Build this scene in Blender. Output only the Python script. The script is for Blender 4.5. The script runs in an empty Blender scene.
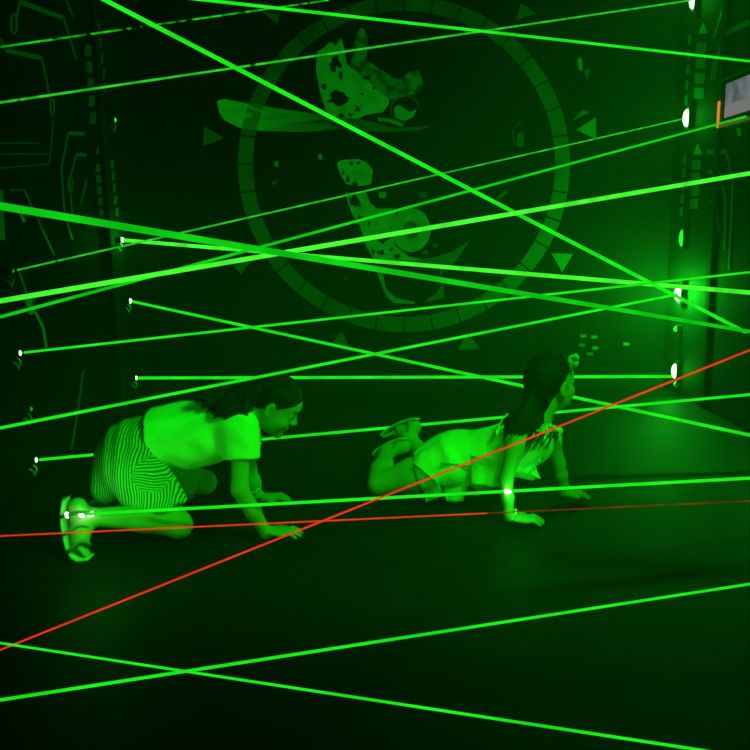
import bpy, bmesh, math, random
import numpy as np
from mathutils import Vector
random.seed(7); rng = np.random.default_rng(7)
scene = bpy.context.scene
COL = scene.collection
PI = math.pi

# ------------------------------------------------------------------ camera geometry
FPX = 800.0
TH, PH = math.radians(10.3), 0.016
cF = np.array([0, math.cos(TH), -math.sin(TH)]); _U0 = np.array([0, math.sin(TH), math.cos(TH)]); _R0 = np.array([1., 0, 0])
cU = _U0*math.cos(PH) + _R0*math.sin(PH); cR = _R0*math.cos(PH) - _U0*math.sin(PH)
EYE = np.array([0, 0, 1.05])
def ray(x, y): return cF + (x-375)/FPX*cR - (y-375)/FPX*cU
def P(x, y, Y): d = ray(x, y); return EYE + d*(Y/d[1])          # survey helper: a point at depth Y
def PX(x, y, X): d = ray(x, y); return EYE + d*(X/d[0])         # a point on a side wall
def PZ(x, y, Z=0.): d = ray(x, y); return EYE + d*((Z-1.05)/d[2])
XL, XR, YB, YF, ZC = -1.5, 1.9, 5.2, -1.3, 3.05

cam = bpy.data.cameras.new('camera'); co = bpy.data.objects.new('camera', cam); COL.objects.link(co)
from mathutils import Matrix
M = Matrix(((cR[0], cU[0], -cF[0], 0), (cR[1], cU[1], -cF[1], 0), (cR[2], cU[2], -cF[2], 1.05), (0, 0, 0, 1)))
co.matrix_world = M
cam.sensor_width = 36; cam.lens = 36*FPX/750; cam.clip_start = .02
scene.camera = co

# ------------------------------------------------------------------ materials
def mat(name):
    m = bpy.data.materials.new(name); m.use_nodes = True
    nt = m.node_tree; b = nt.nodes['Principled BSDF']
    return m, nt, b
def N(nt, t, **kw):
    n = nt.nodes.new(t)
    for k, v in kw.items():
        if k.startswith('i_'): n.inputs[k[2:].replace('_', ' ')].default_value = v
        else: setattr(n, k, v)
    return n
def simple(name, col, rough=.6, spec=.3, noise=0., nscale=20., bump=0., bscale=60.):
    m, nt, b = mat(name)
    b.inputs['Base Color'].default_value = (*col, 1); b.inputs['Roughness'].default_value = rough
    b.inputs['Specular IOR Level'].default_value = spec
    tc = N(nt, 'ShaderNodeTexCoord')
    if noise:
        nz = N(nt, 'ShaderNodeTexNoise'); nz.inputs['Scale'].default_value = nscale; nz.inputs['Detail'].default_value = 4
        nt.links.new(tc.outputs['Object'], nz.inputs['Vector'])
        mx = N(nt, 'ShaderNodeMix', data_type='RGBA')
        mx.inputs[6].default_value = tuple(c*(1-noise) for c in col)+(1,); mx.inputs[7].default_value = tuple(min(1, c*(1+noise)) for c in col)+(1,)
        nt.links.new(nz.outputs['Fac'], mx.inputs[0]); nt.links.new(mx.outputs[2], b.inputs['Base Color'])
    if bump:
        nb = N(nt, 'ShaderNodeTexNoise'); nb.inputs['Scale'].default_value = bscale; nb.inputs['Detail'].default_value = 3
        nt.links.new(tc.outputs['Object'], nb.inputs['Vector'])
        bp = N(nt, 'ShaderNodeBump'); bp.inputs['Strength'].default_value = bump; bp.inputs['Distance'].default_value = .02
        nt.links.new(nb.outputs['Fac'], bp.inputs['Height']); nt.links.new(bp.outputs['Normal'], b.inputs['Normal'])
    return m
def glow(name, col, strength, base=(.02, .02, .02)):
    m, nt, b = mat(name)
    b.inputs['Base Color'].default_value = (*base, 1)
    b.inputs['Emission Color'].default_value = (*col, 1); b.inputs['Emission Strength'].default_value = strength
    return m
def beam_mat(name, col, strength, gap=0., scale=18., lo=.4):
    """haze-lit beam: brightness follows the smoke density along it; gap>0 breaks it up"""
    m, nt, b = mat(name); nt.nodes.remove(b)
    out = nt.nodes['Material Output']
    tc = N(nt, 'ShaderNodeTexCoord'); mp = N(nt, 'ShaderNodeMapping')
    nt.links.new(tc.outputs['Object'], mp.inputs[0])
    nz = N(nt, 'ShaderNodeTexNoise'); nz.inputs['Scale'].default_value = scale; nz.inputs['Detail'].default_value = 3
    nt.links.new(mp.outputs[0], nz.inputs['Vector'])
    mr = N(nt, 'ShaderNodeMapRange'); mr.inputs['From Min'].default_value = .35; mr.inputs['From Max'].default_value = .65
    mr.inputs['To Min'].default_value = lo; mr.inputs['To Max'].default_value = 1.
    nt.links.new(nz.outputs['Fac'], mr.inputs['Value'])
    em = N(nt, 'ShaderNodeEmission'); em.inputs['Color'].default_value = (*col, 1)
    ml = N(nt, 'ShaderNodeMath', operation='MULTIPLY'); ml.inputs[1].default_value = strength
    nt.links.new(mr.outputs[0], ml.inputs[0]); nt.links.new(ml.outputs[0], em.inputs['Strength'])
    if gap:
        tr = N(nt, 'ShaderNodeBsdfTransparent'); mx = N(nt, 'ShaderNodeMixShader')
        g = N(nt, 'ShaderNodeMapRange'); g.inputs['From Min'].default_value = gap-.06; g.inputs['From Max'].default_value = gap+.04
        nz2 = N(nt, 'ShaderNodeTexNoise'); nz2.inputs['Scale'].default_value = scale*1.3; nz2.inputs['Detail'].default_value = 5
        nt.links.new(mp.outputs[0], nz2.inputs['Vector']); nt.links.new(nz2.outputs['Fac'], g.inputs['Value'])
        nt.links.new(g.outputs[0], mx.inputs[0]); nt.links.new(tr.outputs[0], mx.inputs[1]); nt.links.new(em.outputs[0], mx.inputs[2])
        nt.links.new(mx.outputs[0], out.inputs[0])
    else:
        nt.links.new(em.outputs[0], out.inputs[0])
    m.cycles.emission_sampling = 'NONE'
    return m

M_FLOOR = simple('dark_floor', (.0055, .007, .0055), .65, .08, .5, 3.0, .12, 90)
M_WALL = simple('black_wall', (.006, .007, .006), .85, .1, .35, 2.0)
M_BACK = simple('black_back_wall', (.004, .005, .004), .8, .1, .4, 1.6)
M_CEIL = simple('black_ceiling', (.008, .009, .008), .8, .1, .3, 3)
M_TRIM = simple('black_trim', (.02, .024, .02), .9, .05, .2, 8)
M_SKIN = simple('skin', (.46, .33, .22), .55, .25, .06, 30)
M_EYE = simple('iris_dark', (.015, .012, .01), .2, .5)
M_LIP = simple('lip', (.42, .2, .17), .5, .3)
M_BROW = simple('eyebrow', (.03, .022, .018), .8, .1)
M_HAIR = simple('black_hair', (.010, .009, .008), .6, .12, .3, 60, .3, 140)
M_SHIRT = simple('pale_cotton', (.86, .85, .8), .85, .1, .03, 15, .35, 17)
M_DRESS = simple('light_dress_cotton', (.74, .72, .66), .85, .1, .07, 14, .45, 22)
M_HOUSE = simple('black_housing', (.03, .03, .03), .4, .5, .2, 30)
M_CABLE = simple('grey_cable', (.45, .5, .45), .5, .3)
M_SOLE = simple('pale_sole', (.5, .48, .45), .6, .3, .1, 40)
M_STRAP = simple('sandal_strap', (.2, .19, .17), .6, .3, .1, 60)
M_BRACE = simple('bracelet_bead', (.7, .7, .68), .35, .5)
M_SCR = simple('scrunchie_fabric', (.5, .46, .4), .8, .2, .3, 60, .4, 120)

G = (.012, 1., .012)
M_LENS = glow('lens_glow', (.35, 1., .3), 9.)
M_LENSD = glow('lens_glow_dim', (.02, 1., .02), 1.1)
M_LENSX = glow('lens_glow_faint', (.02, 1., .02), .35)
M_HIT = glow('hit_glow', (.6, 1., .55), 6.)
for _m in (M_LENS, M_LENSD, M_LENSX, M_HIT): _m.cycles.emission_sampling = 'NONE'
def stripes():
    m, nt, b = mat('striped_cotton'); b.inputs['Roughness'].default_value = .85; b.inputs['Specular IOR Level'].default_value = .1
    at = N(nt, 'ShaderNodeAttribute', attribute_name='stripe')
    tc = N(nt, 'ShaderNodeTexCoord'); nz = N(nt, 'ShaderNodeTexNoise'); nz.inputs['Scale'].default_value = 9; nz.inputs['Detail'].default_value = 1
    nt.links.new(tc.outputs['Object'], nz.inputs['Vector'])
    a = N(nt, 'ShaderNodeMath', operation='MULTIPLY_ADD'); a.inputs[1].default_value = .035
    nt.links.new(nz.outputs['Fac'], a.inputs[0]); nt.links.new(at.outputs['Fac'], a.inputs[2])
    s = N(nt, 'ShaderNodeMath', operation='MULTIPLY'); s.inputs[1].default_value = 2*PI/.0098
    nt.links.new(a.outputs[0], s.inputs[0])
    sn = N(nt, 'ShaderNodeMath', operation='SINE'); nt.links.new(s.outputs[0], sn.inputs[0])
    mr = N(nt, 'ShaderNodeMapRange'); mr.inputs['From Min'].default_value = -.35; mr.inputs['From Max'].default_value = .25
    nt.links.new(sn.outputs[0], mr.inputs['Value'])
    mx = N(nt, 'ShaderNodeMix', data_type='RGBA'); mx.inputs[6].default_value = (.10, .11, .12, 1); mx.inputs[7].default_value = (.68, .68, .66, 1)
    nt.links.new(mr.outputs[0], mx.inputs[0]); nt.links.new(mx.outputs[2], b.inputs['Base Color'])
    return m
M_STRIPE = stripes()

# ------------------------------------------------------------------ object helpers
def link(o, parent=None):
    COL.objects.link(o)
    if parent is not None:
        o.parent = parent; o.matrix_parent_inverse = Matrix.Translation(-Vector(parent.location))
    return o
def obj(name, data, m=None, parent=None):
    o = bpy.data.objects.new(name, data)
    if m is not None: data.materials.append(m)
    return link(o, parent)
def mesh(name, verts, faces, m=None, parent=None, smooth=False):
    me = bpy.data.meshes.new(name); me.from_pydata([tuple(map(float, v)) for v in verts], [], [tuple(map(int, f)) for f in faces]); me.update()
    if smooth:
        me.polygons.foreach_set('use_smooth', [True]*len(me.polygons))
    return obj(name, me, m, parent)
def tag(o, label, cat, group=None, kind=None):
    o['label'] = label; o['category'] = cat
    if group: o['group'] = group
    if kind: o['kind'] = kind
    return o
def thing(name, loc, label, cat, group=None):
    o = bpy.data.objects.new(name, None); o.location = tuple(map(float, loc)); o.empty_display_size = .05
    COL.objects.link(o)
    return tag(o, label, cat, group)
def struct(o, label=None):
    o['kind'] = 'structure'
    if label: o['label'] = label
    return o
def box_data(lo, hi, bevel=0.):
    bm = bmesh.new(); bmesh.ops.create_cube(bm, size=1)
    for v in bm.verts:
        v.co = Vector([lo[i] + (v.co[i]+.5)*(hi[i]-lo[i]) for i in range(3)])
    if bevel: bmesh.ops.bevel(bm, geom=bm.edges[:], offset=bevel, segments=2, affect='EDGES')
    me = bpy.data.meshes.new('box'); bm.to_mesh(me); bm.free(); return me
def box(name, lo, hi, m, parent=None, bevel=0.): return obj(name, box_data(lo, hi, bevel), m, parent)
def frame_of(d, up=(0, 0, 1)):
    d = np.array(d, float); d /= np.linalg.norm(d)
    u = np.array(up, float)
    if abs(d@u) > .95: u = np.array([1., 0, 0])
    s = np.cross(d, u); s /= np.linalg.norm(s); return d, s, np.cross(s, d)
def tube_vf(pts, rad, n=8, cap=True):
    pts = [np.array(p, float) for p in pts]; V = []; Fc = []
    prev = None
    for i, p in enumerate(pts):
        t = pts[min(i+1, len(pts)-1)] - pts[max(i-1, 0)]
        d, s, u = frame_of(t)
        if prev is not None:
            s = prev - d*(prev@d); s /= np.linalg.norm(s); u = np.cross(s, d)
        prev = s
        r = rad[i] if hasattr(rad, '__len__') else rad
        for k in range(n):
            a = 2*PI*k/n; V.append(p + r*(math.cos(a)*s + math.sin(a)*u))
    for i in range(len(pts)-1):
        for k in range(n):
            Fc.append((i*n+k, i*n+(k+1) % n, (i+1)*n+(k+1) % n, (i+1)*n+k))
    if cap:
        Fc.append(tuple(range(n-1, -1, -1))); Fc.append(tuple((len(pts)-1)*n+k for k in range(n)))
    return V, Fc
def merge(parts):
    V = []; Fc = []
    for v, f in parts:
        o = len(V); V += list(v); Fc += [tuple(i+o for i in q) for q in f]
    return V, Fc
def ell_vf(c, A, n=16, m=10):
    """ellipsoid; A = list of three scaled axis vectors"""
    c = np.array(c); A = [np.array(a, float) for a in A]; V = []; Fc = []
    for j in range(1, m):
        ph = PI*j/m
        for i in range(n):
            th = 2*PI*i/n; V.append(c + A[0]*math.sin(ph)*math.cos(th) + A[1]*math.sin(ph)*math.sin(th) + A[2]*math.cos(ph))
    V.append(c+A[2]); V.append(c-A[2]); t = len(V)-2
    for j in range(m-2):
        for i in range(n): Fc.append((j*n+i, (j+1)*n+i, (j+1)*n+(i+1) % n, j*n+(i+1) % n))
    for i in range(n):
        Fc.append((t, i, (i+1) % n)); Fc.append((t+1, (m-2)*n+(i+1) % n, (m-2)*n+i))
    return V, Fc
def spline(pts, n):
    """Catmull-Rom through pts"""
    p = [np.array(q, float) for q in pts]; p = [2*p[0]-p[1]] + p + [2*p[-1]-p[-2]]; out = []
    segs = len(p)-3
    for i in range(n):
        t = i/(n-1)*segs; k = min(int(t), segs-1); t -= k
        a, b, c, d = p[k:k+4]
        out.append(.5*((2*b) + (c-a)*t + (2*a-5*b+4*c-d)*t*t + (3*b-a-3*c+d)*t**3))
    return out

# ------------------------------------------------------------------ implicit surfaces
class Field:
    def __init__(s, lo, hi, h):
        s.lo = np.array(lo, float); s.h = h
        s.n = np.ceil((np.array(hi)-s.lo)/h).astype(int)+1
        s.D = np.full(s.n, .5, np.float32)
    def _sub(s, lo, hi):
        a = np.maximum(np.floor((np.array(lo)-s.lo)/s.h).astype(int), 0); b = np.minimum(np.ceil((np.array(hi)-s.lo)/s.h).astype(int)+1, s.n)
        if (b <= a).any(): return None
        g = [(s.lo[i]+s.h*np.arange(a[i], b[i])).astype(np.float32) for i in range(3)]
        X = np.stack(np.meshgrid(*g, indexing='ij'), -1)
        return tuple(slice(a[i], b[i]) for i in range(3)), X
    def op(s, prim, k=0., mode='add'):
        lo, hi, fn = prim; mg = k + 4*s.h
        r = s._sub(np.array(lo)-mg, np.array(hi)+mg)
        if r is None: return s
        sl, X = r; d = fn(X).astype(np.float32); D = s.D[sl]
        if mode == 'add':
            if k > 0:
                hh = np.maximum(k-np.abs(D-d), 0)/k; s.D[sl] = np.minimum(D, d) - hh*hh*k*.25
            else: s.D[sl] = np.minimum(D, d)
        elif mode == 'sub':
            d = -d
            if k > 0:
                hh = np.maximum(k-np.abs(D-d), 0)/k; s.D[sl] = np.maximum(D, d) + hh*hh*k*.25
            else: s.D[sl] = np.maximum(D, d)
        return s
    def clip(s, pt, nrm, k=0.):
        """remove everything on the +nrm side"""
        g = [(s.lo[i]+s.h*np.arange(s.n[i])).astype(np.float32) for i in range(3)]
        nrm = np.array(nrm, float); nrm /= np.linalg.norm(nrm)
        d = (g[0][:, None, None]-pt[0])*nrm[0] + (g[1][None, :, None]-pt[1])*nrm[1] + (g[2][None, None, :]-pt[2])*nrm[2]
        s.D = np.maximum(s.D, d.astype(np.float32)); return s
    def surface(s, smooth=2):
        D = np.pad(s.D, 1, constant_values=.5); lo = s.lo - s.h
        S = D < 0; n = np.array(D.shape)
        c = np.zeros(n-1, np.int8)
        offs = [(i, j, k) for i in (0, 1) for j in (0, 1) for k in (0, 1)]
        for i, j, k in offs: c += S[i:n[0]-1+i, j:n[1]-1+j, k:n[2]-1+k]
        I = np.argwhere((c > 0) & (c < 8)); del c
        ids = np.full(n-1, -1, np.int32); ids[tuple(I.T)] = np.arange(len(I))
        acc = np.zeros((len(I), 3)); cnt = np.zeros(len(I))
        for a in offs:
            for ax in range(3):
                if a[ax]: continue
                b = list(a); b[ax] = 1
                da = D[tuple((I+a).T)]; db = D[tuple((I+b).T)]
                m = (da < 0) != (db < 0); t = da[m]/(da[m]-db[m])
                p = np.tile(np.array(a, float), (m.sum(), 1)); p[:, ax] += t
                acc[m] += p; cnt[m] += 1
        V = lo + s.h*(I + acc/cnt[:, None])
        Fs = []
        for ax in range(3):
            sl0 = [slice(None)]*3; sl1 = [slice(None)]*3; sl0[ax] = slice(0, -1); sl1[ax] = slice(1, None)
            A = S[tuple(sl0)]; B = S[tuple(sl1)]
            E = np.argwhere(A != B); u, v = (ax+1) % 3, (ax+2) % 3
            ok = (E[:, u] > 0) & (E[:, v] > 0) & (E[:, u] < n[u]-1) & (E[:, v] < n[v]-1); E = E[ok]
            ins = A[tuple(E.T)]
            q = []
            for du, dv in ((1, 1), (0, 1), (0, 0), (1, 0)):
                e = E.copy(); e[:, u] -= du; e[:, v] -= dv; q.append(ids[tuple(e.T)])
            q = np.stack(q, 1); q[~ins] = q[~ins][:, ::-1]; Fs.append(q)
        Fs = np.concatenate(Fs)
        for _ in range(smooth):
            sm = np.zeros_like(V); ct = np.zeros(len(V))
            for a, b in ((0, 1), (1, 2), (2, 3), (3, 0)):
                for i in range(3): sm[:, i] += np.bincount(Fs[:, a], V[Fs[:, b], i], len(V)) + np.bincount(Fs[:, b], V[Fs[:, a], i], len(V))
                ct += np.bincount(Fs[:, a], minlength=len(V)) + np.bincount(Fs[:, b], minlength=len(V))
            V = .4*V + .6*sm/np.maximum(ct, 1)[:, None]
        return V, Fs
def np_mesh(name, V, Fs, mats, parent=None, midx=None, attr=None):
    me = bpy.data.meshes.new(name)
    me.vertices.add(len(V)); me.vertices.foreach_set('co', V.astype(np.float32).ravel())
    me.loops.add(Fs.size); me.loops.foreach_set('vertex_index', Fs.astype(np.int32).ravel())
    me.polygons.add(len(Fs)); me.polygons.foreach_set('loop_start', np.arange(0, Fs.size, 4, dtype=np.int32))
    me.update(calc_edges=True); me.validate()
    me.polygons.foreach_set('use_smooth', np.ones(len(me.polygons), bool))
    for m in mats: me.materials.append(m)
    if midx is not None and len(midx) == len(me.polygons): me.polygons.foreach_set('material_index', midx.astype(np.int32))
    if attr is not None:
        for k, v in attr.items():
            a = me.attributes.new(k, 'FLOAT', 'POINT'); a.data.foreach_set('value', v.astype(np.float32))
    me.update()
    return obj(name, me, None, parent)
def cone(a, b, ra, rb, lat=None, q=1.):
    """tapered capsule; optional widening 1/q along unit vector lat"""
    a = np.array(a, float); b = np.array(b, float); r = max(ra, rb)/min(q, 1.)
    ab = b-a; L = ab@ab + 1e-12
    def fn(X):
        p = X - a.astype(np.float32)
        if lat is not None:
            l = np.array(lat, np.float32); p = p + (p@l)[..., None]*l*(q-1)
            ab2 = ab + (ab@l)*l*(q-1)
        else: ab2 = ab
        t = np.clip((p@ab2.astype(np.float32))/(ab2@ab2+1e-12), 0, 1)
        return np.linalg.norm(p - t[..., None]*ab2.astype(np.float32), axis=-1) - (ra+(rb-ra)*t)
    return np.minimum(a, b)-r, np.maximum(a, b)+r, fn
def ell(c, axes, radii):
    c = np.array(c, float); A = np.array(axes, float); Rr = np.array(radii, float)
    ext = np.sqrt(((A.T*Rr)**2).sum(1))
    def fn(X):
        p = (X-c.astype(np.float32))@A.T.astype(np.float32)
        k0 = np.linalg.norm(p/Rr.astype(np.float32), axis=-1); k1 = np.linalg.norm(p/(Rr**2).astype(np.float32), axis=-1)
        return k0*(k0-1)/np.maximum(k1, 1e-6)
    return c-ext, c+ext, fn
def chain(Fd, pts, rad, k0=.02, k=.012):
    for i in range(len(pts)-1): Fd.op(cone(pts[i], pts[i+1], rad[i], rad[i+1]), k0 if i == 0 else k)

def unit(v): v = np.array(v, float); return v/np.linalg.norm(v)

def add_head(Fd, c, f, u, k=.02, s=1.):
    f = unit(f); u = unit(np.array(u)-f*(f@np.array(u))); r = np.cross(f, u)
    A = [f, r, u]
    L = lambda a, b, cc: c + s*(a*f+b*r+cc*u)
    R = lambda *t: tuple(s*x for x in t)
    Fd.op(ell(L(-.008, 0, .030), A, R(.090, .072, .078)), k)
    Fd.op(ell(L(.024, 0, -.040), A, R(.056, .054, .062)), .03)
    Fd.op(ell(L(.050, 0, .030), A, R(.034, .052, .040)), .02)       # brow
    for sd in (-1, 1): Fd.op(ell(L(.052, sd*.032, -.032), A, R(.026, .022, .024)), .015)   # cheeks
    for sd in (-1, 1): Fd.op(ell(L(.090, sd*.031, .004), A, R(.018, .019, .011)), .012, 'sub')  # sockets
    for sd in (-1, 1): Fd.op(ell(L(.066, sd*.031, .003), A, R(.0155, .0155, .0135)), .003)
    Fd.op(cone(L(.078, 0, .008), L(.096, 0, -.020), s*.007, s*.0095), .010)
    for sd in (-1, 1): Fd.op(ell(L(.088, sd*.010, -.024), A, R(.009, .007, .006)), .006)
    Fd.op(ell(L(.079, 0, -.048), A, R(.011, .020, .0055)), .005)
    Fd.op(ell(L(.076, 0, -.060), A, R(.011, .017, .006)), .005)
    Fd.op(ell(L(.062, 0, -.084), A, R(.020, .022, .018)), .015)
    for sd in (-1, 1):
        e = unit(sd*r - .45*f); n2 = unit(np.cross(u, e)); ea = [e, n2, u]
        Fd.op(ell(L(-.008, sd*.076, -.008), ea, R(.009, .020, .031)), .005)
        Fd.op(ell(L(-.003, sd*.087, -.004), ea, R(.008, .010, .019)), .003, 'sub')
    return f, r, u, L
def face_paint(V, Fs, c, f, r, u, s=1.):
    p = V[Fs].mean(1)-c; a, b, cc = p@f/s, p@r/s, p@u/s
    idx = np.zeros(len(Fs), int)
    front = a > .055
    eye = front & (((np.abs(b)-.031)/.0125)**2 + ((cc-.003)/.0058)**2 < 1); idx[eye] = 1
    brow = front & (((np.abs(b)-.031)/.019)**2 + ((cc-.0215-.004*(1-((np.abs(b)-.031)/.019)**2))/.0034)**2 < 1); idx[brow] = 3
    lip = (a > .07) & ((b/.020)**2 + ((cc+.054)/.0105)**2 < 1); idx[lip] = 2
    ear_shade = (np.abs(b) > .068) & (((a+.003)/.0095)**2 + ((cc+.006)/.017)**2 < 1); idx[ear_shade] = 2  # shade in the ear hollow, painted with the darker lip colour
    return idx
def add_hand(Fd, wrist, d, n, thumb, z=1., spread=.16, curl=0., lift=0.):
    """d along fingers, n = back of the hand, thumb = +-1 side"""
    d = unit(d); n = unit(np.array(n)-d*(d@np.array(n))); s = np.cross(n, d)*thumb; D0 = d; d = d*z; s = s*z; n = n*z
    W = .062
    w = np.array(wrist)
    Fd.op(ell(w + d*.040, [d/z, s/z, n/z], (.046*z, .034*z, .0135)), .014)
    Fd.op(ell(w + d*.060, [d/z, s/z, n/z], (.026*z, .034*z, .011)), .010)
    for i, (off, ln) in enumerate(((.024, .052), (.008, .058), (-.0085, .054), (-.0245, .042))):
        ang = spread*(off/.025)
        fd = d*math.cos(ang) + s*math.sin(ang)
        b0 = w + d*.068 + s*off; kn = b0 + fd*ln*.45 + n*(.007+lift); tp = b0 + fd*ln + n*(-.002 - curl*.02)
        Fd.op(cone(b0 - fd*.014, kn, .0078, .0070), .004); Fd.op(cone(kn, tp, .0070, .0056), .003)
    t0 = w + d*.022 + s*.026; t1 = w + d*.045 + s*.047; t2 = w + d*.066 + s*.054
    Fd.op(cone(t0, t1, .0105, .0085), .010); Fd.op(cone(t1, t2, .0080, .0062), .004)
def sweep_strip(pts, lat, widths, thick, n=24, m=6):
    """sole-like strip following pts, widths across lat"""
    c = spline(pts, n); lat = unit(lat); V = []; Fc = []
    for i, p in enumerate(c):
        t = unit(c[min(i+1, n-1)] - c[max(i-1, 0)]); nn = unit(np.cross(t, lat))
        w = np.interp(i/(n-1), np.linspace(0, 1, len(widths)), widths)
        ring = []
        for k in range(12):
            a = 2*PI*k/12; x, y = math.cos(a), math.sin(a)
            sx = math.copysign(abs(x)**.45, x); sy = math.copysign(abs(y)**.6, y)
            ring.append(p + lat*w*.5*sx + nn*thick*.5*sy)
        V += ring
    for i in range(n-1):
        for k in range(12): Fc.append((i*12+k, i*12+(k+1) % 12, (i+1)*12+(k+1) % 12, (i+1)*12+k))
    Fc.append(tuple(range(11, -1, -1))); Fc.append(tuple((n-1)*12+k for k in range(12)))
    return V, Fc
def strands(Fd, S, k=.004, seg=7):
    for pts, r0, r1 in S:
        c = spline(pts, seg); t = np.linspace(0, 1, seg); rr = r0*(1-t**1.6) + r1*t**1.6
        for i in range(seg-1): Fd.op(cone(c[i], c[i+1], rr[i], rr[i+1]), k)

#@@ROOM
# ------------------------------------------------------------------ the setting
struct(box('floor', (XL-.1, YF-.1, -.1), (XR+.1, YB+.1, 0), M_FLOOR))
struct(box('ceiling', (XL-.1, YF-.1, ZC), (XR+.1, YB+.1, ZC+.1), M_CEIL))
WL = struct(box('wall_left', (XL-.1, YF-.1, 0), (XL, YB+.1, ZC), M_WALL))
WR = struct(box('wall_right', (XR, YF-.1, 0), (XR+.1, YB+.1, ZC), M_WALL))
WB = struct(box('wall_back', (XL, YB, 0), (XR, YB+.1, ZC), M_BACK))
struct(box('wall_front', (XL, YF-.1, 0), (XR, YF, ZC), M_WALL))
struct(box('baseboard_back', (XL, YB-.015, 0), (XR, YB, .09), M_TRIM))
struct(box('trim_1', (XR-.012, 4.50, 0), (XR, 4.56, ZC), M_TRIM, bevel=.004))
struct(box('trim_2', (XL, 4.55, 0), (XL+.03, 4.62, ZC), M_TRIM, bevel=.004))

M_DIM = glow('wall_paint_dim', (.01, 1., .06), .024, (.03, .08, .03))
M_DIM2 = glow('wall_paint_faint', (.01, 1., .08), .014, (.03, .08, .03))
M_MID = glow('wall_paint_mid', (.01, 1., .03), .075, (.03, .1, .03))
for _m in (M_DIM, M_DIM2, M_MID): _m.cycles.emission_sampling = 'NONE'
def wall_poly(name, plane, pts, m, parent, eps=.003):
    """thin painted shape on a wall: prism from survey points"""
    f, v = plane
    Q = []
    for x, y in pts:
        Q.append(PX(x, y, v) if f == 'x' else P(x, y, v))
    return prism(name, Q, plane, m, parent, eps)
def prism(name, Q, plane, m, parent, eps=.003):
    f, v = plane; nrm = np.array([-np.sign(v), 0, 0]) if f == 'x' else np.array([0, -1., 0])
    n = len(Q); V = [q+nrm*.0005 for q in Q] + [q+nrm*eps for q in Q]
    Fc = [tuple(range(n)), tuple(range(2*n-1, n-1, -1))] + [(i, (i+1) % n, n+(i+1) % n, n+i) for i in range(n)]
    bm = bmesh.new(); vs = [bm.verts.new(q) for q in V]
    for q in Fc: bm.faces.new([vs[i] for i in q])
    bmesh.ops.recalc_face_normals(bm, faces=bm.faces[:]); bmesh.ops.triangulate(bm, faces=[q for q in bm.faces if len(q.verts) > 4])
    me = bpy.data.meshes.new(name); bm.to_mesh(me); bm.free()
    return obj(name, me, m, parent)
def line_poly(pts, w):
    """outline of a polyline of widths w (in survey pixels)"""
    p = [np.array(q, float) for q in pts]; L = []; Rr = []
    for i, q in enumerate(p):
        t = p[min(i+1, len(p)-1)]-p[max(i-1, 0)]; t /= np.linalg.norm(t); nn = np.array([-t[1], t[0]])
        ww = w[i] if hasattr(w, '__len__') else w
        L.append(q+nn*ww/2); Rr.append(q-nn*ww/2)
    return L + Rr[::-1]
PLl, PLr, PLb = ('x', XL), ('x', XR), ('y', YB)
def circuit(plane, pts, w, m, parent): return wall_poly('circuit_or_edge_line', plane, line_poly(pts, w), m, parent)
# left wall circuit artwork, plus a faint line and the lit floor edge
for pts, w, m in [
    ([(20, 2), (63, 18)], 4.5, M_DIM), ([(20, 0), (16, 16)], 2, M_DIM), ([(63, 17), (70, 40), (76, 60)], 2, M_DIM2),
    ([(5, 50), (41, 58)], 4.5, M_DIM), ([(0, 38), (5, 50)], 2, M_DIM2), ([(41, 57), (46, 80), (50, 99)], 2, M_DIM2),
    ([(66, 0), (73, 18)], 1.8, M_DIM2), ([(68, 133), (84, 134)], 4, M_DIM), ([(68, 133), (61, 168), (64, 212), (72, 240)], 1.8, M_DIM2),
    ([(76, 154), (86, 155)], 3.5, M_DIM), ([(76, 154), (69, 180), (72, 215)], 1.8, M_DIM2), ([(86, 180), (80, 205)], 1.8, M_DIM2),
    ([(10, 190), (24, 190), (40, 225), (54, 256)], 2, M_DIM2), ([(19, 272), (27, 296), (35, 302)], 2, M_DIM),
    ([(27, 298), (32, 314)], 6, M_MID), ([(35, 312), (43, 328), (46, 348)], 2.4, M_MID), ([(20, 212), (24, 222)], 3, M_MID),
    ([(0, 190), (2, 240)], 5, M_DIM), ([(83, 370), (78, 408), (71, 450)], 1.6, M_DIM2), ([(12, 500), (5, 509)], 2, M_DIM),  # faint slanting line, then the lit floor edge put in as a glowing line
    ([(0, 143), (40, 143)], 1.2, M_DIM2), ([(0, 154), (48, 154)], 1.2, M_DIM2), ([(0, 168), (49, 164), (53, 120)], 1.2, M_DIM2)]:
    circuit(PLl, pts, w, m, WL)
def loop_poly(plane, cx, cy, rx, ry, m, parent, t=1.6):
    f = (lambda x, y: PX(x, y, plane[1])) if plane[0] == 'x' else (lambda x, y: P(x, y, plane[1]))
    ring(f, cx, cy, rx, ry, rx-t, ry-t, m, parent, 'circuit_node')
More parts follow.
